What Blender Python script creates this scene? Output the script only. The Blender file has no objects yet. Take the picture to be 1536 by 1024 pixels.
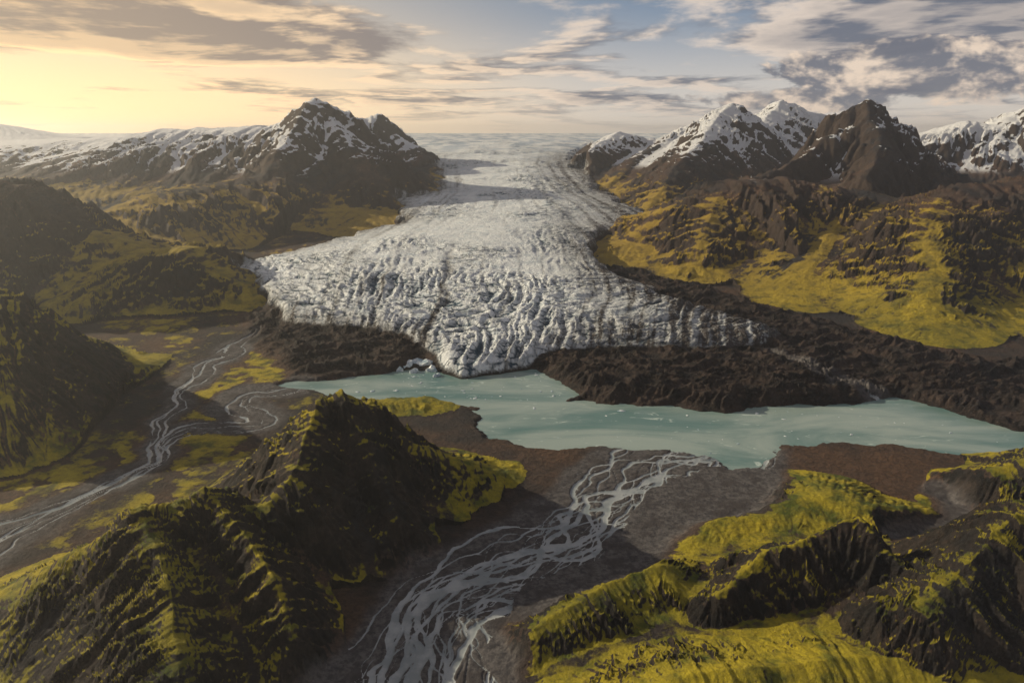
import bpy, math, time
import numpy as np
T0=time.time()
scene=bpy.context.scene
# 1 unit = 100 m
CAM_H=8.0; PITCH=math.radians(16.9)
SP,CP=math.sin(PITCH),math.cos(PITCH)
F=np.float32
# ---------------------------------------------------------------- survey helpers
def rayd(px,py):
    u=(512-py)/1024.0
    return (px-768)/1024.0, CP+SP*u, -SP+CP*u
def Q(px,py,Y):
    r,dy,dz=rayd(px,py); t=Y/dy
    return (r*t,Y,CAM_H+dz*t)
GY=[0,20,23,26,32,45,60,80,100,118,150,200,320,900]
GZ=[0.0,0.0,0.30,0.62,1.0,1.7,2.6,4.4,5.6,6.5,7.1,7.5,7.7,7.75]
FZ=[0.0,0.0,0.0,0.02,0.15,0.7,1.6,3.4,4.9,6.2,7.0,7.4,7.6,7.7]
def zg(y): return np.interp(y,GY,GZ)
def zf(y): return np.interp(y,GY,FZ)
def S(px,py,surf=None,z=0.0):
    r,dy,dz=rayd(px,py)
    ys=np.exp(np.linspace(math.log(3),math.log(600),4000))
    zr=CAM_H+dz*ys/dy
    zs=surf(ys) if surf is not None else np.full_like(ys,z)
    k=np.argmax(zr<=zs)
    if not (zr[k]<=zs[k]): k=len(ys)-1
    return (r*ys[k]/dy, ys[k])
# ---------------------------------------------------------------- noise
def perlin(x,y,seed=0):
    rs=np.random.RandomState(seed)
    perm=rs.permutation(1024).astype(np.int32)
    ang=rs.rand(1024)*2*np.pi
    gx=np.cos(ang).astype(F); gy=np.sin(ang).astype(F)
    x0=np.floor(x); y0=np.floor(y)
    xf=(x-x0).astype(F); yf=(y-y0).astype(F)
    xi=x0.astype(np.int32)&1023; yi=y0.astype(np.int32)&1023
    xj=(xi+1)&1023; yj=(yi+1)&1023
    px0=perm[xi]; px1=perm[xj]
    def g(p,yy,dx,dy):
        h=perm[(p+yy)&1023]
        return gx[h]*dx+gy[h]*dy
    n00=g(px0,yi,xf,yf); n10=g(px1,yi,xf-1,yf)
    n01=g(px0,yj,xf,yf-1); n11=g(px1,yj,xf-1,yf-1)
    u=xf*xf*xf*(xf*(xf*6-15)+10); v=yf*yf*yf*(yf*(yf*6-15)+10)
    a=n00+u*(n10-n00); b=n01+u*(n11-n01)
    return (a+v*(b-a))*1.5
def fbm(x,y,lam,octv=4,seed=0,gain=.5,ridged=False):
    o=np.zeros(x.shape,F); a=1.0; tot=0; f=1.0/lam
    c,s=math.cos(.6),math.sin(.6)
    for k in range(octv):
        n=perlin(x*f+17.3*k,y*f-9.1*k,seed+k)
        if ridged: n=1-2*np.abs(n)
        o+=a*n; tot+=a; a*=gain; f*=2.03
        if not ridged or k>0: x,y=x*c-y*s,x*s+y*c
    return o/tot
def sst(a,b,x):
    t=np.clip((x-a)/(b-a),0,1); return t*t*(3-2*t)
# ---------------------------------------------------------------- grid
AX,AY=0.0019,0.0029
T=np.arange(-1.0,1.0,AX); K=np.arange(math.log(4.8),math.log(520),AY)
C,R=len(T),len(K)
yr=np.exp(K)
X=(yr[:,None]*T[None,:]).astype(np.float64); Y=np.repeat(yr[:,None],C,1)
xf=X.ravel(); yf=Y.ravel()
far=sst(18,34,yf)
wx=fbm(xf,yf,1.6,5,11,.55)*.15*(1-far)+fbm(xf,yf,8,5,21,.56)*.8*far
wy=fbm(xf,yf,1.6,5,31,.55)*.15*(1-far)+fbm(xf,yf,8,5,41,.56)*.8*far
XW=xf+wx; YW=yf+wy
zfl=zf(yf)
base=zfl+0.06+0.03*fbm(xf,yf,1.5,3,51)+ sst(60,140,yf)*0.5*fbm(xf,yf,30,4,55)
h=base.copy()
label=np.zeros(h.shape,np.int16)
crest=np.zeros(h.shape,F)
def ridge(lab,pts,p=1.3,rib=.2,seed=0):
    global h
    P=[Q(a,b,c)+(w,) for a,b,c,w in pts]
    P=np.array(P)
    wm=P[:,3].max()*1.5
    m=np.where((xf>P[:,0].min()-wm)&(xf<P[:,0].max()+wm)&(yf>P[:,1].min()-wm)&(yf<P[:,1].max()+wm))[0]
    if len(m)==0: return
    x=XW[m]; y=YW[m]
    bd=np.full(len(m),1e9); bs=np.zeros(len(m)); bz=np.zeros(len(m)); bw=np.ones(len(m)); sd=np.zeros(len(m)); by=np.zeros(len(m))
    s0=0
    for i in range(len(P)-1):
        a,b=P[i],P[i+1]
        dx,dy=b[0]-a[0],b[1]-a[1]; L=math.hypot(dx,dy)+1e-6
        t=np.clip(((x-a[0])*dx+(y-a[1])*dy)/L**2,0,1)
        ex=x-(a[0]+dx*t); ey=y-(a[1]+dy*t)
        w=a[3]+(b[3]-a[3])*t
        d=np.sqrt(ex*ex+ey*ey)
        q=d<bd
        bd=np.where(q,d,bd); bs=np.where(q,s0+L*t,bs); bz=np.where(q,a[2]+(b[2]-a[2])*t,bz)
        bw=np.where(q,w,bw); sd=np.where(q,np.sign(ex*dy-ey*dx),sd); by=np.where(q,a[1]+(b[1]-a[1])*t,by)
        s0+=L
    lr=P[:,3].mean()*.26
    bq=bs+lr*.9*fbm(x,y,lr*2.2,3,seed+171,.5)
    rn=.66*fbm(bq/lr+sd*37.7,bd/(lr*3.6),1.0,2,seed+101,.5,True)+.34*fbm(bq/(lr*.36)+sd*17.7,bd/(lr*1.5),1.0,3,seed+111,.58,True)
    rl=fbm(bs/lr/3+sd*17.7,bd/(lr*9),1.0,2,seed+131,.5)
    amp=.65+.7*np.clip(fbm(x,y,lr*3.5,2,seed+181)+.3,-.5,1)
    u=np.clip(bd/(bw*(1+.28*rl)),0,1)
    rel=np.maximum(bz-zf(by),.02)
    cn=1+.08*fbm(bs/(lr*.8),bs*0,1.0,5,seed+151,.64)
    f=(1-u)**p
    bell=np.clip(u*3.2,0,1)*(1-u)
    hh=zfl[m]+rel*(f*cn+rib*amp*bell*rn)
    hm=h[m]
    q=hh>hm+.02
    h[m]=np.maximum(hm,hh); lb=label[m]; lb[q]=lab; label[m]=lb
    cr=crest[m]; crest[m]=np.where(q,f,cr)
ridge(1,[(603,322,55,5),(560,262,58,9),(520,205,62,12),(490,172,65,14),(468,143,66,15),(438,178,67,16),(410,190,68,19),(330,190,72,25),(250,195,76,28),(150,207,80,30),(0,222,85,34),(-250,230,90,34)],1.45,.34,1)
ridge(1,[(90,335,47,7),(150,320,48,9),(220,290,50,11),(330,272,54,12),(430,262,57,12),(500,290,57,9),(560,318,54,6)],1.1,.34,2)
ridge(1,[(468,146,66,12),(430,210,60,9),(400,262,56,7)],1.3,.30,3)
ridge(2,[(490,168,80,12),(530,178,83,12),(570,170,84,12),(590,200,83,11),(610,214,82,11),(645,248,77,9),(656,272,70,5)],1.5,.30,4)
ridge(3,[(-260,290,37,12),(-100,280,36,11),(0,268,36,10),(40,273,36,9.5),(85,302,36,9),(150,345,36,8.5),(230,373,35,7.5),(290,371,34,6.5),(335,405,33,5),(392,442,32,2.5)],1.1,.36,5)
ridge(4,[(-450,470,20,9),(-200,430,20,7),(0,442,20,6.5),(60,470,20.5,6),(130,515,21,5),(200,560,21.5,3.6),(262,600,21.5,1.8)],1.1,.32,6)
# foreground ridges left
ridge(5,[(850,748,14.2,.8),(760,708,14.8,1.5),(690,690,14.6,1.9),(620,664,14.3,2.2),(560,624,14.2,2.7),(520,584,14,3.1),(478,600,13.7,3.0),(456,655,12.7,2.6),(436,715,11.8,2.2),(395,758,11.3,1.7),(352,758,11.3,1.6),(315,730,11.2,2.0),(262,756,10.8,2.1),(210,758,10.6,2.3),(232,815,9.9,2.2),(255,880,9.1,2.0),(262,960,8.3,1.7),(270,1060,7.5,1.5)],1.22,.31,7)
ridge(5,[(520,586,14,2.9),(556,680,12.8,1.9),(590,775,11.8,1.1)],1.2,.32,17)
ridge(5,[(210,760,10.6,2.2),(150,806,10.3,2.1),(70,850,10.2,1.9),(0,885,10.1,1.8),(-160,950,10,1.6)],1.15,.22,8)
ridge(5,[(315,732,11.2,2.0),(365,795,10.4,1.6),(405,865,9.5,1.3),(440,955,8.7,1.0)],1.2,.32,9)
ridge(6,[(560,602,19.2,1.1),(640,598,19.5,1.5),(700,612,19.2,1.1),(722,632,18.6,.6)],.9,.2,10)
# right foreground
ridge(7,[(950,812,12,1.3),(1050,772,12.6,2.2),(1150,752,13,2.5),(1250,746,13,2.3),(1330,766,12.5,2.0),(1440,790,12,1.5)],.8,.09,12)
ridge(7,[(1075,890,9.3,1.1),(1150,822,10,1.6),(1230,800,10.1,1.8),(1290,774,10.2,1.9),(1345,842,9.5,1.4)],1.25,.33,13)
ridge(7,[(1390,905,8.4,2.0),(1460,830,9,2.4),(1536,770,9.5,2.8),(1750,720,10,3.2)],1.15,.30,14)
ridge(7,[(790,950,9.0,.9),(840,915,9.4,1.4),(900,880,9.8,1.7),(990,850,10.2,1.8)],.9,.09,15)
ridge(7,[(900,1060,7.3,1.6),(1050,1010,7.6,2.4),(1250,985,7.9,3.2),(1500,1000,7.8,3.6),(1800,1000,7.7,3.8)],1.15,.12,16)
ridge(8,[(1410,750,13.6,1.0),(1470,712,13.6,1.8),(1560,688,13.6,2.4),(1800,650,13.8,2.8)],1.0,.16,18)
# right mid
ridge(9,[(948,362,43,5),(1000,312,45,8),(1100,272,46,11),(1180,267,46,12),(1290,285,44,12),(1340,298,42,12),(1440,278,40,12),(1536,270,40,12),(1800,250,40,13)],1.0,.36,22)
ridge(9,[(1100,272,46,9),(1065,335,41,6),(1040,400,37.5,3)],1.0,.36,23)
ridge(9,[(1290,285,44,9),(1235,360,38,7),(1190,440,33,4)],1.0,.36,24)
ridge(9,[(1440,278,40,9),(1390,325,36,8),(1400,400,32,6),(1385,480,28,3.5)],1.0,.36,25)
ridge(9,[(1640,300,38,10),(1620,380,34,9),(1640,440,31,8)],1.0,.30,26)
ridge(10,[(1130,266,50,5),(1200,240,52,8),(1240,207,54,9),(1280,186,55.5,9),(1308,146,56,10),(1335,190,58,9),(1400,238,61,9)],1.5,.36,27)
ridge(10,[(1308,148,56,10),(1320,215,51,7),(1300,265,47,5)],1.35,.36,28)
ridge(11,[(862,242,74,4),(900,213,80,8),(930,198,84,9),(960,205,86,10),(1000,210,86,11),(1030,188,84,11),(1060,182,82,13),(1098,152,80,14),(1140,186,82,14),(1175,149,92,16),(1240,174,92,17),(1300,188,88,17)],1.45,.36,29)
ridge(11,[(1098,155,80,11),(1045,215,70,9),(1000,262,62,7),(972,318,55,3)],1.25,.34,30)
ridge(11,[(1030,190,84,9),(960,235,76,7),(915,275,68,3.5)],1.25,.34,33)
ridge(12,[(1350,205,76,18),(1440,182,72,18),(1490,186,70,17),(1540,158,70,18),(1800,150,70,24)],1.3,.32,31)
ridge(13,[(-500,165,150,40),(-200,174,150,38),(-60,184,150,30),(0,186,150,28),(50,196,150,22),(130,212,150,14)],1.2,.2,32)
print("ridges",time.time()-T0)
# ---------------------------------------------------------------- polygons
def sdist(poly,x,y):
    P=np.array(poly); n=len(P)
    d=np.full(x.shape,1e9); ins=np.zeros(x.shape,bool)
    for i in range(n):
        a=P[i]; b=P[(i+1)%n]
        dx,dy=b-a
        t=np.clip(((x-a[0])*dx+(y-a[1])*dy)/(dx*dx+dy*dy+1e-9),0,1)
        ex=x-a[0]-dx*t; ey=y-a[1]-dy*t
        d=np.minimum(d,ex*ex+ey*ey)
        c=((a[1]>y)!=(b[1]>y))&(x<(b[0]-a[0])*(y-a[1])/(b[1]-a[1]+1e-12)+a[0])
        ins^=c
    d=np.sqrt(d); return np.where(ins,d,-d)
lake=[S(*p) for p in [(430,577),(500,572),(560,562),(620,556),(700,566),(790,548),(835,572),(862,590),(850,602),(900,606),(1000,611),(1100,623),(1130,612),(1300,606),(1350,598),(1400,610),(1460,630),(1536,650),(1750,690),(1750,740),(1536,687),(1450,680),(1350,665),(1250,662),(1165,664),(1150,678),(1135,696),(1100,700),(1060,682),(980,673),(900,669),(800,667),(740,656),(720,641),(737,626),(705,606),(640,598),(560,600),(500,590)]]
glpx=[(690,563),(660,552),(642,530),(600,502),(540,490),(470,487),(420,477),(395,452),(380,425),(345,402),(400,382),(440,374),(520,352),(600,330),(592,302),(655,287),(650,258),(640,240),(620,224),(600,213),(560,208)]
grpx=[(960,208),(905,213),(870,226),(855,240),(880,262),(905,285),(975,322),(905,350),(895,380),(920,405),(1000,440),(1080,465),(1185,497),(1150,516),(1050,522),(900,522),(830,527),(795,545),(740,556)]
glac=[S(*p,surf=zg) for p in glpx]+[(-60,160),(-400,520),(400,520),(60,160)]+[S(*p,surf=zg) for p in grpx]
mor=[S(*p) for p in [(640,545),(600,560),(520,570),(440,560),(400,520),(370,490),(400,455),(420,430),(600,480),(800,520),(900,500),(880,420),(860,360),(900,345),(950,400),(1050,440),(1200,482),(1400,535),(1600,560),(1800,600),(1800,700),(1536,660),(1400,620),(1110,625),(850,605),(790,550)]]
nm=np.where((yf<70)&(yf>14))[0]
sl=np.full(h.shape,-9.0); sl[nm]=sdist(lake,xf[nm],yf[nm])
sm=np.full(h.shape,-9.0); sm[nm]=sdist(mor,xf[nm],yf[nm])
sg=sdist(glac,xf,yf)
sg_n=sg+fbm(xf,yf,2.2,4,61)*(.35+.02*yf)*sst(25,30,yf)*1.2+fbm(xf,yf,.8,2,66)*.12
# ---------------------------------------------------------------- river bands
def flow(pts,x,y):
    P=[S(a,b)+(w,) for a,b,w in pts]; P=np.array(P)
    t=np.arange(len(P)); tt=np.linspace(0,len(P)-1,len(P)*5)
    Pn=np.stack([np.interp(tt,t,P[:,k]) for k in range(3)],1)
    for _ in range(3): Pn[1:-1]=(Pn[:-2]+2*Pn[1:-1]+Pn[2:])/4
    P=Pn
    bd=np.full(x.shape,1e9); bs=np.zeros(x.shape); sg_=np.zeros(x.shape); bw=np.ones(x.shape); s0=0
    for i in range(len(P)-1):
        a,b=P[i],P[i+1]; dx,dy=b[0]-a[0],b[1]-a[1]; L=math.hypot(dx,dy)+1e-9
        tc=np.clip(((x-a[0])*dx+(y-a[1])*dy)/L**2,0,1)
        ex=x-a[0]-dx*tc; ey=y-a[1]-dy*tc; d=np.sqrt(ex*ex+ey*ey)
        q=d<bd
        bd=np.where(q,d,bd); bs=np.where(q,s0+L*tc,bs); bw=np.where(q,a[2]+(b[2]-a[2])*tc,bw); sg_=np.where(q,np.sign(ex*dy-ey*dx),sg_)
        s0+=L
    return bs,bd*sg_,bw
rivf=np.full(h.shape,-1.0,F)
band=np.full(h.shape,-1.0,F)
def river(pts,nst,wch,seed,box,spread=.62,wob=.07,wob2=0.0,wexp=1.3):
    m=np.where((xf>box[0])&(xf<box[1])&(yf>box[2])&(yf<box[3]))[0]
    x=xf[m]+wob*fbm(xf[m],yf[m],.7,4,seed)+wob2*fbm(xf[m],yf[m],2.4,2,seed+3); y=yf[m]+wob*fbm(xf[m],yf[m],.7,4,seed+5)+wob2*fbm(xf[m],yf[m],2.4,2,seed+7)
    s,d,w=flow(pts,x,y)
    c=np.full(len(m),-1.0)
    rs=np.random.RandomState(seed)
    for k in range(nst):
        ph=rs.uniform(-200,200)
        off=w*(rs.uniform(-spread,spread)+.6*perlin(s/rs.uniform(1.4,3.4)+ph,s*0+k*3.3,seed+k)+.14*perlin(s/.6+ph,s*0+k*1.7,seed+k+50))
        ww=wch*rs.uniform(.15,1.0)**wexp*(1+1.2*perlin(s/1.1+ph*2,s*0+k,seed+90+k))
        c=np.maximum(c,ww-np.abs(d-off))
    rivf[m]=np.maximum(rivf[m],c)
    band[m]=np.maximum(band[m],w+.25*fbm(xf[m],yf[m],1.2,3,seed+9)-np.abs(d))
main=[(1090,680,1.4),(1050,700,2.0),(1000,720,2.2),(950,745,1.7),(910,780,1.5),(860,820,1.6),(780,850,1.4),(700,885,1.1),(650,920,1.05),(640,960,1.15),(630,1024,1.5),(600,1090,1.6)]
river(main,26,.026,300,(-6,9,4,18),.9)
river(main,11,.075,330,(-6,9,4,18),.7,.12,.25,1.0)
river([(1090,680,.3),(1000,725,.5),(930,755,.45),(915,800,.3),(850,835,.3),(740,850,.25),(660,900,.35),(620,960,.45),(600,1040,.6)],2,.115,340,(-6,9,4,18),.7,.12,.2,.8)
river([(500,582,.3),(460,575,.5),(420,590,.7),(370,590,.8),(345,612,.8),(395,632,.8),(335,645,.6),(285,645,.4),(245,668,.3),(240,695,.25),(180,722,.35),(80,766,.4),(0,795,.5),(-150,840,.6)],5,.045,400,(-22,-3,8,26),.9,.16,.40,1.0)
river([(385,500,.2),(350,520,.4),(345,538,.5),(300,550,.5),(300,572,.5),(262,590,.4),(272,612,.35),(238,640,.3),(238,690,.3),(150,735,.4),(60,790,.5),(-50,850,.5)],3,.038,430,(-22,-3,8,30),.9,.16,.40,1.0)
river([(1150,535,.2),(1235,572,.3),(1330,603,.4)],3,.05,460,(3,18,16,30),.6,.2)
river([(1400,735,.2),(1440,775,.25),(1455,795,.2),(1400,808,.2),(1340,815,.15)],2,.04,480,(3,14,9,16))
bmask=sst(-.5,.25,band)
h=h*(1-bmask)+bmask*(np.minimum(h,.06))
mm=sst(-.6,.6,sm+fbm(xf,yf,2.0,3,77)*.8)*(label==0)
mwx=fbm(xf,yf,3.0,2,79)*.9
mor_n=fbm((xf+.5*yf+mwx)*.8,(yf-.3*xf+mwx)*1.7,1.3,5,71,.58,True)
mor_b=fbm(xf-.3*yf,yf*1.8,3.6,3,75,.5)
h=h+mm*(.05+.34*np.clip(mor_n+.30,0,2)**1.3+.28*mor_b)*sst(-.2,.8,-sl)
# ---------------------------------------------------------------- droplet erosion
H2=h.reshape(R,C)
hpre=h.copy()
visits=np.zeros(R*C,F)
def erode(hh,n,steps,seed,ke=.5,kd=.08,cap=5.0):
    rs=np.random.RandomState(seed)
    px=rs.uniform(2,C-4,n); py=rs.uniform(2,R*.82,n)
    hf=hh.ravel().astype(np.float64).copy(); h0=hf.copy()
    vis=np.zeros(R*C)
    dx=np.zeros(n); dy=np.zeros(n); sed=np.zeros(n); wat=np.ones(n); alive=np.ones(n,bool)
    for st in range(steps):
        ix=px.astype(np.int32); iy=py.astype(np.int32); u=px-ix; v=py-iy
        i00=iy*C+ix
        a=hf[i00]; b=hf[i00+1]; c=hf[i00+C]; d=hf[i00+C+1]
        yw=np.exp(K[0]+AY*py); t=T[0]+AX*px
        ht=(b-a)*(1-v)+(d-c)*v; hk=(c-a)*(1-u)+(d-b)*u
        hx=ht/(AX*yw); hy=hk/(AY*yw)-t*hx
        dx=dx*.25-hx*.75; dy=dy*.25-hy*.75
        L=np.sqrt(dx*dx+dy*dy)+1e-9
        alive&=L>1e-3
        cx=dx/L; cy=dy/L
        cell=.0026*yw
        hcur=a*(1-u)*(1-v)+b*u*(1-v)+c*(1-u)*v+d*u*v
        npx=px+(cx-t*cy)*cell/(AX*yw); npy=py+cy*cell/(AY*yw)
        alive&=(npx>2)&(npx<C-4)&(npy>2)&(npy<R-4)
        npx=np.where(alive,npx,px); npy=np.where(alive,npy,py)
        jx=npx.astype(np.int32); jy=npy.astype(np.int32); u2=npx-jx; v2=npy-jy; j=jy*C+jx
        hn=hf[j]*(1-u2)*(1-v2)+hf[j+1]*u2*(1-v2)+hf[j+C]*(1-u2)*v2+hf[j+C+1]*u2*v2
        dh=hn-hcur
        capn=np.maximum(-dh,.01*cell)*cap*wat
        up=dh>0
        dep=np.where(up,np.minimum(dh,sed),np.where(sed>capn,(sed-capn)*kd,0))
        er=np.where(~up&(sed<=capn),np.minimum((capn-sed)*ke,-dh*.6),0)
        am=np.clip((dep-er)*alive,-.5*cell,.5*cell)
        sed=sed-am; wat*=.985
        idx=np.concatenate([i00,i00+1,i00+C,i00+C+1])
        w=np.concatenate([am*(1-u)*(1-v),am*u*(1-v),am*(1-u)*v,am*u*v])
        hf+=np.bincount(idx,weights=w,minlength=R*C)
        vis+=np.bincount(i00,weights=alive*1.0,minlength=R*C)
        px,py=npx,npy
    dl=(hf-h0).reshape(R,C)
    lim=(.016*yr)[:,None]
    dl=np.clip(dl,-lim,lim)
    for _ in range(1):
        dl[1:-1]=(dl[:-2]+2*dl[1:-1]+dl[2:])/4
        dl[:,1:-1]=(dl[:,:-2]+2*dl[:,1:-1]+dl[:,2:])/4
    return h0.reshape(R,C)+dl,vis
for b in range(7):
    H2,v=erode(H2,75000,48,900+b)
    visits+=v
he=H2.ravel()
keep=1-.8*sst(.74,.95,crest)
h=np.where(label>0,hpre+(he-hpre)*keep,np.where(mm>.1,he,h))
print("erosion",time.time()-T0)
vv=visits.reshape(R,C).copy()
vv[1:-1]=(vv[:-2]+2*vv[1:-1]+vv[2:])/4; vv[:,1:-1]=(vv[:,:-2]+2*vv[:,1:-1]+vv[:,2:])/4
gully=np.clip(np.log1p(vv.ravel())/5.0,0,1)
def slope(hh):
    G=hh.reshape(R,C)
    hx=np.gradient(G,axis=1)/(AX*Y); hk=np.gradient(G,axis=0)/(AY*Y)
    hy=hk-T[None,:]*hx
    return np.sqrt(hx*hx+hy*hy).ravel()
slp=slope(h)
steepm=sst(.42,.95,slp)*(label>0)
nf=(1-sst(18,28,yf))
rockm=sst(-.15,.35,fbm(xf,yf,1.6,3,205)+.25*(crest-.3))
d1=(fbm(xf,yf,.30,4,201,.60,True)*.060+fbm(xf,yf,.95,3,211,.5,True)*.05)*nf*(.35+.9*rockm)
d2=fbm(xf,yf,1.8,6,221,.62,True)*.38*(1-nf)
h=h+(d1+d2)*(.08+.92*steepm)*(label>0)*(.35+.8*np.clip(crest*2,0,1))*(1-.6*sst(.85,.98,crest))
# ---------------------------------------------------------------- lake, rivers flat, glacier
lk=sst(-.35,.2,sl+fbm(xf,yf,1.0,5,81,.6)*.42)
h=h*(1-lk)+lk*(-.12)
h=np.where((rivf>-.02)&(sl<-.15)&(label==0),np.minimum(h,.055)-.02*sst(-.02,.03,rivf),h)
gm=sst(-.05,.45,sg_n)*1.0
gx0,gy0=S(800,330,surf=zg)
cxg=np.interp(yf,[20,30,45,60,80,120],[-.3,1.0,1.0,.2,-1.2,0])
gdx=xf-cxg
up=sst(gy0-16,gy0+4,yf)
ab=np.maximum(gy0-yf,0)
wob=fbm(xf,yf,3.5,3,240)
gu=(yf-gy0)-(1-up)*(np.sqrt(gdx**2+ab**2+.5)-np.sqrt(ab**2+.5))
Wg=np.interp(yf,[20,26,32,42,52,62,80,110,150],[9,10,11.5,12.5,10,8,8.5,11,30])
gv=gdx/Wg
gr=-gu
c1=fbm(gu*1.0+wob*.9,gv*4.5+wob*.7,.62,5,241,.58,True)
c2=fbm(gu*.22,gv*19+wob*.8,.8,5,251,.58,True)
mixr=sst(-.3,.35,fbm(xf,yf,5,2,261)+.3*np.sin(gv*9+1))
cnear=c1*(1-mixr)+c2*mixr
c3=fbm(gu*1.0+wob,gv*7,1.5,5,271,.62,True)
crev=cnear*(1-up)+c3*up
patch=fbm(xf,yf,7,4,281)
rough_p=.30+.85*sst(-.30,.30,patch+.60*(1-sst(24,34,yf))-.08)
ampl=(.22*(1-up)+.20*up)*sst(.0,.9,sg)*(1-.8*sst(90,130,yf))
zgl=zg(yf)+.05+.35*sst(0,7,sg)*sst(20,40,yf)
hg=zgl+ampl*crev*rough_p+.25*fbm(xf,yf,9,3,291)*sst(30,60,yf)+.14*fbm(gu,gv*5,2.4,3,295)
hg=np.maximum(hg,.16+.1*crev)
seam=np.exp(-((gv+.36+.07*wob)/.016)**2)*(1-up)*sst(9,15,gr)
hg-=.05*seam
h=h*(1-gm)+hg*gm
lab_g=(gm>.5)
rightedge=sst(0,4,xf)
streak=fbm(gv*30+wob*.3,gu*.12,1.0,4,311,.6)
edge=np.exp(-np.clip(sg,0,99)/(.6+2.2*rightedge+.8*up))
dirt=seam*.6+edge*sst(22.5,26,yf)*(.9+.8*streak)+sst(.05,.55,streak+.7*np.clip(gv-.3,0,1))*(1-up)*.6*sst(6,20,gr)
cs=fbm(gv*16+wob*.8,gu*.08,1.0,4,321,.6)
medial=0
for c0,wd,am_ in [(.30,.018,.35),(.47,.022,.5),(.62,.03,.6),(.76,.035,.75),(-.62,.02,.35),(-.80,.03,.5)]:
    medial=medial+am_*np.exp(-((gv-c0+.035*wob)/wd)**2)
dirt=np.clip(dirt+medial*(.55+.9*streak)*(1-sst(70,105,yf))+sst(.1,.6,cs)*up*.45*(1-sst(80,110,yf)),0,1)
snowk=np.zeros(21); snowk[[1,2,9,10,11,12,13]]=[.84,.95,.50,.64,1.02,1.05,.9]
snowk[0]=.8
snowp=sst(4.2,8.5,h)*sst(40,52,yf)*snowk[label]
snowp=np.maximum(snowp,sst(95,125,yf))
# ---------------------------------------------------------------- build meshes split by feature
lab2=label.copy()
lab2[(label==0)&(mm>.5)]=20
lab2[(band>0.0)&(bmask>.6)]=21
lab2[lab_g]=22
co=np.stack([xf,yf,h],1).astype(F)
names={0:"valley_floor",1:"mountain",2:"mountain",3:"mountain",4:"mountain",5:"mountain_ridge",6:"hill",7:"mossy_hill",8:"mossy_hill",9:"mountain",10:"mountain",11:"mountain",12:"mountain",13:"mountain",20:"moraine",21:"braided_river",22:"glacier"}
ii=(np.arange(R-1)[:,None]*C+np.arange(C-1)[None,:]).ravel()
quads=np.stack([ii,ii+1,ii+C+1,ii+C],1)
flab=lab2[ii]
nA_=fbm(xf,yf,3.5,5,501,.6)*.55+.5
A1=np.stack([gm,np.clip(rivf*4+.5,0,1),mm,gully],1).astype(F)
A2=np.stack([snowp,dirt,np.clip(crev*.5+.5,0,1),np.clip(bmask,0,1)],1).astype(F)
A3=np.stack([crest,np.clip(rough_p,0,1.2),np.clip(nA_,0,1),(label>0)*1.0],1).astype(F)
A4=np.stack([gu*2.4,gv*15,up,up*0+1],1).astype(F)

class NT:
    def __init__(s,nt): s.nt=nt; s.n=nt.nodes; s.l=nt.links
    def put(s,sock,v):
        if isinstance(v,bpy.types.NodeSocket): s.l.new(v,sock)
        elif isinstance(v,(tuple,list)) and len(v)==3 and sock.type=='RGBA': sock.default_value=(*v,1)
        else: sock.default_value=v
    def m(s,op,a,b=0.0,c=None,clamp=False):
        n=s.n.new('ShaderNodeMath'); n.operation=op; n.use_clamp=clamp
        s.put(n.inputs[0],a); s.put(n.inputs[1],b)
        if c is not None: s.put(n.inputs[2],c)
        return n.outputs[0]
    def add(s,a,b): return s.m('ADD',a,b)
    def sub(s,a,b): return s.m('SUBTRACT',a,b)
    def mul(s,a,b): return s.m('MULTIPLY',a,b)
    def ss(s,x,a,b,lo=0.0,hi=1.0):
        n=s.n.new('ShaderNodeMapRange'); n.interpolation_type='SMOOTHSTEP'
        s.put(n.inputs[0],x); s.put(n.inputs[1],a); s.put(n.inputs[2],b); s.put(n.inputs[3],lo); s.put(n.inputs[4],hi)
        return n.outputs[0]
    def mix(s,f,a,b):
        n=s.n.new('ShaderNodeMix'); n.data_type='RGBA'
        s.put(n.inputs[0],f); s.put(n.inputs[6],a); s.put(n.inputs[7],b)
        return n.outputs[2]
    def noise(s,v,scale,detail=5,rough=.55,dist=0.0):
        n=s.n.new('ShaderNodeTexNoise')
        s.put(n.inputs['Vector'],v); n.inputs['Scale'].default_value=scale; n.inputs['Detail'].default_value=detail
        n.inputs['Roughness'].default_value=rough; n.inputs['Distortion'].default_value=dist
        return n.outputs[0]
    def vm(s,op,a,b=(0,0,0)):
        n=s.n.new('ShaderNodeVectorMath'); n.operation=op
        s.put(n.inputs[0],a)
        if isinstance(b,bpy.types.NodeSocket): s.l.new(b,n.inputs[1])
        else: n.inputs[1].default_value=b
        return n
    def attr(s,name):
        n=s.n.new('ShaderNodeAttribute'); n.attribute_name=name
        q=s.n.new('ShaderNodeSeparateColor'); s.l.new(n.outputs['Color'],q.inputs[0])
        return q.outputs[0],q.outputs[1],q.outputs[2],n.outputs['Alpha']
    def sep(s,v):
        n=s.n.new('ShaderNodeSeparateXYZ'); s.l.new(v,n.inputs[0]); return n.outputs
    def comb(s,x,y,z):
        n=s.n.new('ShaderNodeCombineXYZ'); s.put(n.inputs[0],x); s.put(n.inputs[1],y); s.put(n.inputs[2],z); return n.outputs[0]

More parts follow.
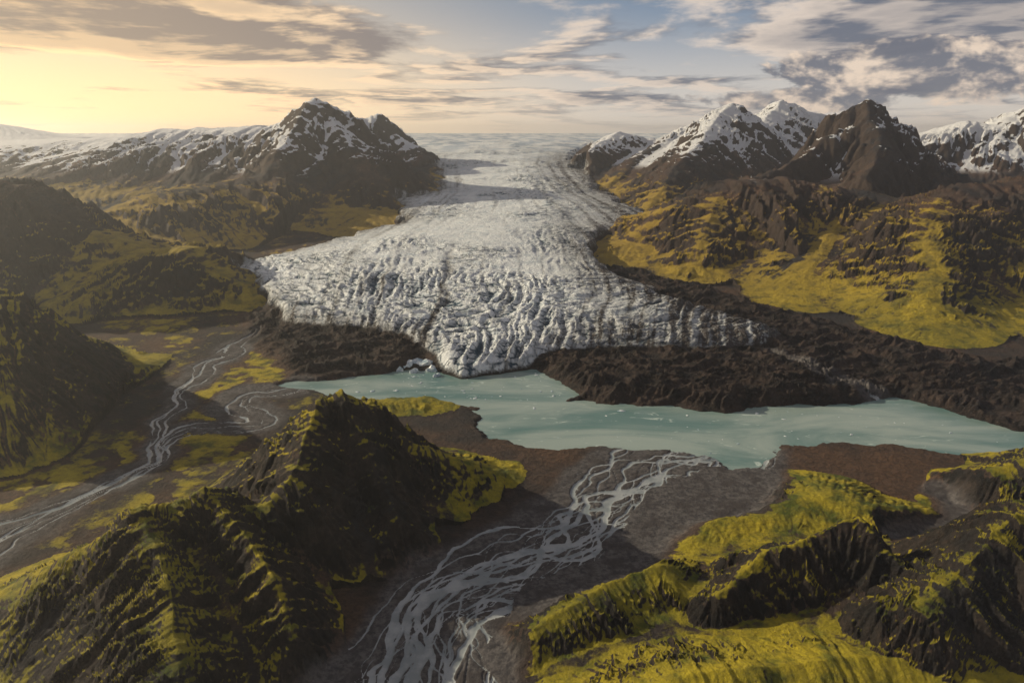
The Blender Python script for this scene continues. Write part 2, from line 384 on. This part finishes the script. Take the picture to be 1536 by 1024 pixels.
def terrain_material(icy):
    mt=bpy.data.materials.new("glacier_ice" if icy else "terrain_surface"); mt.use_nodes=True
    k=NT(mt.node_tree); bs=mt.node_tree.nodes['Principled BSDF']
    geo=k.n.new('ShaderNodeNewGeometry'); P=geo.outputs['Position']; N=k.sep(geo.outputs['Normal'])
    px=k.sep(P)
    ice,riv,mor_,gul=k.attr('a1'); snow,dirt_,crv,bnd=k.attr('a2'); cre,pat,nA,isr=k.attr('a3')
    z=px[2]; yy=px[1]
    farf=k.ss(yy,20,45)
    nB=k.noise(P,1.6,5,.62); nC=k.noise(P,9.0,7,.70)
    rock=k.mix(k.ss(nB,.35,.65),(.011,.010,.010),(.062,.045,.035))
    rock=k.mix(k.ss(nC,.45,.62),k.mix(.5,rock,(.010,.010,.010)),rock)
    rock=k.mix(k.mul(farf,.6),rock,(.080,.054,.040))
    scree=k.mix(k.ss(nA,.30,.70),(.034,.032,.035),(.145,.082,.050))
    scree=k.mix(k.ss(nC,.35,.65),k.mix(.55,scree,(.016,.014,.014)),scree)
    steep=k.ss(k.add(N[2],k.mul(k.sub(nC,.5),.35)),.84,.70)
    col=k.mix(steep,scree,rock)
    mosscol=k.mix(k.ss(nB,.33,.58),(.075,.095,.010),(.42,.335,.018))
    mosscol=k.mix(k.ss(nA,.62,.38),mosscol,k.mix(.4,mosscol,(.060,.090,.012)))
    mosscol=k.mix(k.ss(N[2],.92,.78),mosscol,k.mix(.5,mosscol,(.045,.058,.012)))
    mosscol=k.mix(k.ss(nC,.42,.66),mosscol,k.mix(.4,mosscol,(.08,.065,.015)))
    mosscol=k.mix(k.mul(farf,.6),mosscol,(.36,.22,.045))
    mfac=k.add(k.add(k.mul(k.sub(N[2],.80),8.0),k.mul(k.sub(nB,.5),2.4)),k.mul(k.sub(nA,.5),2.6))
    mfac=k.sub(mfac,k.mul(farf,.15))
    mfac=k.sub(mfac,k.mul(k.ss(z,3.0,5.6),2.2))
    mfac=k.sub(mfac,k.mul(k.ss(gul,.45,.9),1.2))
    mfac=k.add(mfac,k.mul(k.sub(nC,.5),2.2))
    mfac=k.sub(mfac,k.mul(mor_,4.0))
    mfac=k.sub(mfac,k.mul(bnd,k.ss(px[0],-8.0,-4.0,1.4,4.0)))
    flat=k.sub(1.0,isr)
    mfac=k.sub(mfac,k.mul(flat,k.ss(px[0],-6.0,-1.0,1.25,3.0)))
    moss=k.ss(mfac,-.1,.6)
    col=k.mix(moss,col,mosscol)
    morc=k.mix(k.ss(nB,.35,.68),(.013,.011,.011),(.066,.045,.037))
    morc=k.mix(k.ss(nC,.52,.72),morc,(.115,.085,.072))
    col=k.mix(mor_,col,morc)
    grav=k.mix(k.ss(nC,.35,.65),(.042,.040,.044),(.125,.117,.116))
    grav=k.mix(k.ss(nB,.45,.65),grav,(.050,.044,.045))
    gfac=k.mul(k.ss(k.add(bnd,k.mul(k.sub(nB,.5),.8)),.2,.9),k.ss(moss,1.0,.2))
    col=k.mix(gfac,col,grav)
    sf=k.add(k.mul(snow,1.7),k.mul(k.sub(N[2],.86),4.4))
    sf=k.add(sf,k.mul(k.sub(nB,.5),2.8)); sf=k.add(sf,k.mul(k.sub(nA,.5),2.4)); sf=k.add(sf,k.mul(k.sub(gul,.35),1.4))
    sf=k.m('MULTIPLY',k.ss(sf,.76,.86),k.ss(snow,.0,.10))
    col=k.mix(sf,col,(.82,.85,.90))
    if icy:
        f4=k.n.new('ShaderNodeAttribute'); f4.attribute_name='a4'
        fv=k.sep(f4.outputs['Vector'])
        w1=k.mul(k.sub(k.noise(P,1.1,4,.6),.5),2.2)
        V=k.comb(k.add(fv[0],w1),k.add(fv[1],w1),0)
        vo=k.n.new('ShaderNodeTexVoronoi'); vo.feature='DISTANCE_TO_EDGE'; vo.voronoi_dimensions='2D'
        k.l.new(V,vo.inputs['Vector']); vo.inputs['Scale'].default_value=1.0
        crack=k.ss(k.add(vo.outputs['Distance'],k.mul(k.sub(nC,.5),.12)),.0,.14)
        crackh=k.mul(k.mul(crack,pat),.10)
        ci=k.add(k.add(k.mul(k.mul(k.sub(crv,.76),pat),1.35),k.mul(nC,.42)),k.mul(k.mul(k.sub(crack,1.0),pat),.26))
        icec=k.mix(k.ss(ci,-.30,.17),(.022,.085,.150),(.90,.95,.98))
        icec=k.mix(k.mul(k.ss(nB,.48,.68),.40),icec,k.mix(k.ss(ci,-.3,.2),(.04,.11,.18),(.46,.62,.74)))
        dn=k.m('MULTIPLY',dirt_,k.ss(k.add(nC,k.mul(nB,.5)),.55,.9,.5,1.5),clamp=True)
        dn=k.m('MAXIMUM',dn,k.mul(k.ss(k.add(nB,k.mul(nC,.6)),.90,1.04),.25))
        icec=k.mix(dn,icec,(.055,.045,.043))
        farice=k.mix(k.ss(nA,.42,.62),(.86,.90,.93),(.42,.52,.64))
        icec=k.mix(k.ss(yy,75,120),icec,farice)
    else:
        icec=k.mix(dirt_,(.40,.43,.45),(.055,.045,.043))
    isI=k.ss(k.add(ice,k.mul(k.sub(nC,.5),.6)),.35,.6)
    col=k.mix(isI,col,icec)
    wr=k.ss(k.add(riv,k.mul(k.sub(nC,.5),.12)),.49,.54)
    wr=k.mul(wr,k.sub(1.0,isI))
    wr=k.mul(wr,k.ss(isr,.9,.4))
    col=k.mix(wr,col,k.mix(k.ss(nB,.4,.6),(.22,.255,.27),(.34,.37,.385)))
    k.put(bs.inputs['Base Color'],col)
    rough=k.mix(wr,(.92,.92,.92),(.20,.20,.20))
    rough=k.mix(k.mul(isI,.8),rough,(.5,.5,.5))
    k.l.new(rough,bs.inputs['Roughness'])
    bs.inputs['Specular IOR Level'].default_value=.3
    bh=k.add(k.mul(nB,.24),k.mul(nC,.21))
    if icy: bh=k.add(k.mul(bh,.65),crackh)
    b=k.n.new('ShaderNodeBump'); b.inputs['Distance'].default_value=1.0
    k.put(b.inputs['Height'],bh)
    st=k.mul(k.sub(1.0,wr),k.ss(bnd,0,1,1.0,.3)); st=k.mul(st,k.sub(1.0,k.mul(moss,.35)))
    k.put(b.inputs['Strength'],st)
    k.l.new(b.outputs[0],bs.inputs['Normal'])
    return mt
MT=terrain_material(False); MI=terrain_material(True)
def make(name,fidx):
    q=quads[fidx]; used,inv=np.unique(q.ravel(),return_inverse=True)
    me=bpy.data.meshes.new(name); nv=len(used); nf=len(q)
    me.vertices.add(nv); me.vertices.foreach_set('co',co[used].ravel())
    me.loops.add(nf*4); me.loops.foreach_set('vertex_index',inv.astype(np.int32).ravel())
    me.polygons.add(nf); me.polygons.foreach_set('loop_start',np.arange(nf,dtype=np.int32)*4)
    me.polygons.foreach_set('use_smooth',np.ones(nf,bool))
    me.update(calc_edges=True)
    L=[('a1',A1),('a2',A2),('a3',A3)]+([('a4',A4)] if name=="glacier" else [])
    for nm_,A in L:
        at=me.attributes.new(nm_,'FLOAT_COLOR','POINT'); at.data.foreach_set('color',A[used].ravel())
    me.materials.append(MI if name=="glacier" else MT)
    o=bpy.data.objects.new(name,me); scene.collection.objects.link(o); return o
for lb in np.unique(flab):
    make(names[int(lb)],np.where(flab==lb)[0])
# ---------------------------------------------------------------- lake
def water_material():
    mt=bpy.data.materials.new("glacial_water"); mt.use_nodes=True
    k=NT(mt.node_tree); bs=mt.node_tree.nodes['Principled BSDF']
    geo=k.n.new('ShaderNodeNewGeometry'); P=geo.outputs['Position']
    sc=k.vm('MULTIPLY',P,(.5,1.4,1)).outputs[0]
    n1=k.noise(sc,.35,6,.6,.8); n2=k.noise(sc,2.2,7,.65,1.5)
    c=k.mix(k.ss(n1,.36,.64),(.125,.23,.222),(.34,.42,.39))
    c=k.mix(k.ss(n2,.60,.70),c,(.50,.60,.56))
    k.put(bs.inputs['Base Color'],c)
    bs.inputs['Roughness'].default_value=.16; bs.inputs['IOR'].default_value=1.33
    b=k.n.new('ShaderNodeBump'); b.inputs['Strength'].default_value=.2; b.inputs['Distance'].default_value=.02
    k.put(b.inputs['Height'],k.noise(P,14,4,.6)); k.l.new(b.outputs[0],bs.inputs['Normal'])
    return mt
me=bpy.data.meshes.new("glacial_lake")
me.from_pydata([(-14,14.5,0),(30,14.5,0),(30,27,0),(-14,27,0)],[],[(0,1,2,3)])
me.materials.append(water_material())
o=bpy.data.objects.new("glacial_lake",me); scene.collection.objects.link(o)
# ---------------------------------------------------------------- icebergs and floes
import bmesh
def ice_material():
    mt=bpy.data.materials.new("iceberg_ice"); mt.use_nodes=True
    k=NT(mt.node_tree); bs=mt.node_tree.nodes['Principled BSDF']
    geo=k.n.new('ShaderNodeNewGeometry'); P=geo.outputs['Position']
    c=k.mix(k.ss(k.noise(P,6,4,.6),.35,.65),(.30,.42,.50),(.78,.82,.84))
    k.put(bs.inputs['Base Color'],c); bs.inputs['Roughness'].default_value=.5
    return mt
MB=ice_material()
rs=np.random.RandomState(5)
def berg_into(bm,x,y,sx,sy,sz):
    r=bmesh.ops.create_icosphere(bm,subdivisions=2,radius=1.0)
    a=rs.rand()*6.28; off=rs.rand(3)*20
    for v_ in r['verts']:
        p=v_.co
        kx=1+.35*math.sin(p.x*3.1+off[0])*math.cos(p.y*2.7+off[1])+rs.uniform(-.13,.13)
        X_,Y_,Z_=p.x*sx*kx,p.y*sy*kx,max(p.z,-.3)*sz*(kx+.25*math.sin(p.x*4+off[2]))
        v_.co=(x+X_*math.cos(a)-Y_*math.sin(a),y+X_*math.sin(a)+Y_*math.cos(a),Z_)
def obj_from(bm,name):
    me=bpy.data.meshes.new(name); bm.to_mesh(me); bm.free(); me.materials.append(MB)
    o=bpy.data.objects.new(name,me); scene.collection.objects.link(o)
for px_,py_,s_ in [(612,551,.30),(632,548,.36),(648,556,.24),(622,558,.18),(655,564,.14),(600,556,.16)]:
    x_,y_=S(px_,py_); bm=bmesh.new(); berg_into(bm,x_,y_,s_,s_*.7,s_*.75); obj_from(bm,"iceberg")
bm=bmesh.new(); cnt=0
while cnt<90:
    if cnt<45: x_,y_=S(rs.uniform(600,840),rs.uniform(560,600))
    else: x_,y_=S(rs.uniform(520,1500),rs.uniform(560,700))
    if sdist(lake,np.array([x_]),np.array([y_]))[0]<.15: continue
    s_=.014+.045*rs.rand()**5
    berg_into(bm,x_,y_,s_*rs.uniform(1,2.2),s_,s_*.4); cnt+=1
obj_from(bm,"ice_floes")
# ---------------------------------------------------------------- haze
me=bpy.data.meshes.new("atmospheric_haze")
x0,x1,y0,y1,z0,z1=-420,420,-30,480,-3,13
v=[(x,y,z) for z in (z0,z1) for y in (y0,y1) for x in (x0,x1)]
me.from_pydata(v,[],[(0,2,3,1),(4,5,7,6),(0,1,5,4),(2,6,7,3),(0,4,6,2),(1,3,7,5)])
mt=bpy.data.materials.new("haze_air"); mt.use_nodes=True; nt=mt.node_tree; nt.nodes.clear()
out=nt.nodes.new('ShaderNodeOutputMaterial'); vs=nt.nodes.new('ShaderNodeVolumeScatter')
vs.inputs['Density'].default_value=.0021; vs.inputs['Anisotropy'].default_value=.6; vs.inputs['Color'].default_value=(.86,.92,1,1)
nt.links.new(vs.outputs[0],out.inputs['Volume']); me.materials.append(mt)
o=bpy.data.objects.new("atmospheric_haze",me); scene.collection.objects.link(o)
# ---------------------------------------------------------------- sun & world
SAZ=math.radians(-68); SEL=math.radians(19)
sv=(math.sin(SAZ)*math.cos(SEL),math.cos(SAZ)*math.cos(SEL),math.sin(SEL))
ld=bpy.data.lights.new("sun",'SUN'); ld.energy=5.0; ld.angle=math.radians(.5); ld.color=(1,.86,.62)
lo=bpy.data.objects.new("sun",ld); scene.collection.objects.link(lo)
from mathutils import Vector
lo.rotation_euler=Vector(sv).to_track_quat('Z','Y').to_euler()
w=bpy.data.worlds.new("World"); scene.world=w; w.use_nodes=True
k=NT(w.node_tree); bg=w.node_tree.nodes['Background']
sky=k.n.new('ShaderNodeTexSky'); sky.sky_type='NISHITA'; sky.sun_disc=False; sky.sun_elevation=SEL; sky.sun_rotation=SAZ
sky.altitude=800; sky.dust_density=2.0
tc=k.n.new('ShaderNodeTexCoord'); D=tc.outputs['Generated']; d=k.sep(D)
el=k.m('MAXIMUM',d[2],0.0)
sunaz=k.add(k.mul(d[0],math.sin(SAZ)),k.mul(d[1],math.cos(SAZ)))
warm=k.ss(sunaz,.16,.92)
hz=k.mix(warm,(.80,.73,.66),(1.6,1.08,.50))
zn=k.mix(warm,(.17,.25,.37),(.76,.62,.45))
grad=k.mix(k.ss(el,0.0,.19),hz,zn)
grad=k.mix(k.ss(el,.18,.45),grad,(.022,.044,.095))
skyc=k.vm('SCALE',sky.outputs[0]); skyc.inputs[3].default_value=.08
basec=k.mix(.12,grad,skyc.outputs[0])
den=k.add(el,.07)
cx=k.m('DIVIDE',d[0],den); cy=k.m('DIVIDE',d[1],den)
def cl(offx,offy,det):
    V=k.comb(k.add(cx,offx),k.add(cy,offy),0)
    return k.noise(V,.62,det,.60,.25)
def spot(px,py,rx,ry):
    r,dy,dz=rayd(px,py); L=math.sqrt(r*r+dy*dy+dz*dz)
    ax=k.m('DIVIDE',k.sub(d[0],r/L),rx); az=k.m('DIVIDE',k.sub(d[2],dz/L),ry)
    q=k.add(k.mul(ax,ax),k.mul(az,az))
    return k.ss(q,1.0,0.0)
sp=k.add(k.mul(spot(1420,40,.30,.04),.12),k.mul(spot(180,30,.50,.055),.22))
sp=k.add(sp,k.mul(spot(780,150,.45,.022),.10))
sp=k.sub(sp,k.mul(spot(20,150,.3,.04),.10))
d0=k.add(cl(3.1,7.7,9),sp); dl_=k.add(cl(3.1-.22,7.7+.16,5),sp)
cov=k.ss(d0,.47,.60)
lit=k.ss(k.sub(d0,dl_),-.05,.06)
ccl=k.mix(warm,(.82,.69,.58),(1.45,.98,.50)); ccs=k.mix(warm,(.15,.165,.21),(.38,.29,.22))
thick=k.ss(d0,.54,.74)
cc=k.mix(lit,ccs,ccl); cc=k.mix(k.mul(thick,.55),cc,ccs)
fin=k.mix(k.mul(cov,k.ss(el,.0,.05,.20,.92)),basec,cc)
# cumulus bank
Vc=k.vm('MULTIPLY',D,(11,11,21)).outputs[0]
Vo=k.vm('ADD',Vc,(-.35,.0,.40)).outputs[0]
cuS=k.m('MAXIMUM',spot(1390,105,.20,.045),k.mul(spot(1180,150,.20,.022),.8))
ca=k.noise(Vc,1.0,7,.62,.2); cb=k.noise(Vo,1.0,4,.6,.2)
cud=k.add(k.mul(cuS,.62),k.mul(k.sub(ca,.5),1.9))
cucov=k.mul(k.ss(cud,.16,.34),k.ss(cuS,.0,.12))
culit=k.ss(k.sub(ca,cb),-.06,.13)
cuc=k.mix(culit,(.16,.17,.21),(.86,.70,.56))
fin=k.mix(k.mul(cucov,.93),fin,cuc)
fs=k.vm('SCALE',fin); fs.inputs[3].default_value=10.0
k.l.new(fs.outputs[0],bg.inputs['Color']); bg.inputs['Strength'].default_value=.1
# ---------------------------------------------------------------- camera
cd=bpy.data.cameras.new("camera"); cd.lens=24; cd.sensor_width=36; cd.clip_start=.1; cd.clip_end=3000
cam=bpy.data.objects.new("camera",cd); scene.collection.objects.link(cam)
cam.location=(0,0,CAM_H); cam.rotation_euler=(math.radians(90)-PITCH,0,0)
scene.camera=cam
scene.view_settings.view_transform='Standard'; scene.view_settings.look='None'; scene.view_settings.exposure=0
print("done",time.time()-T0)
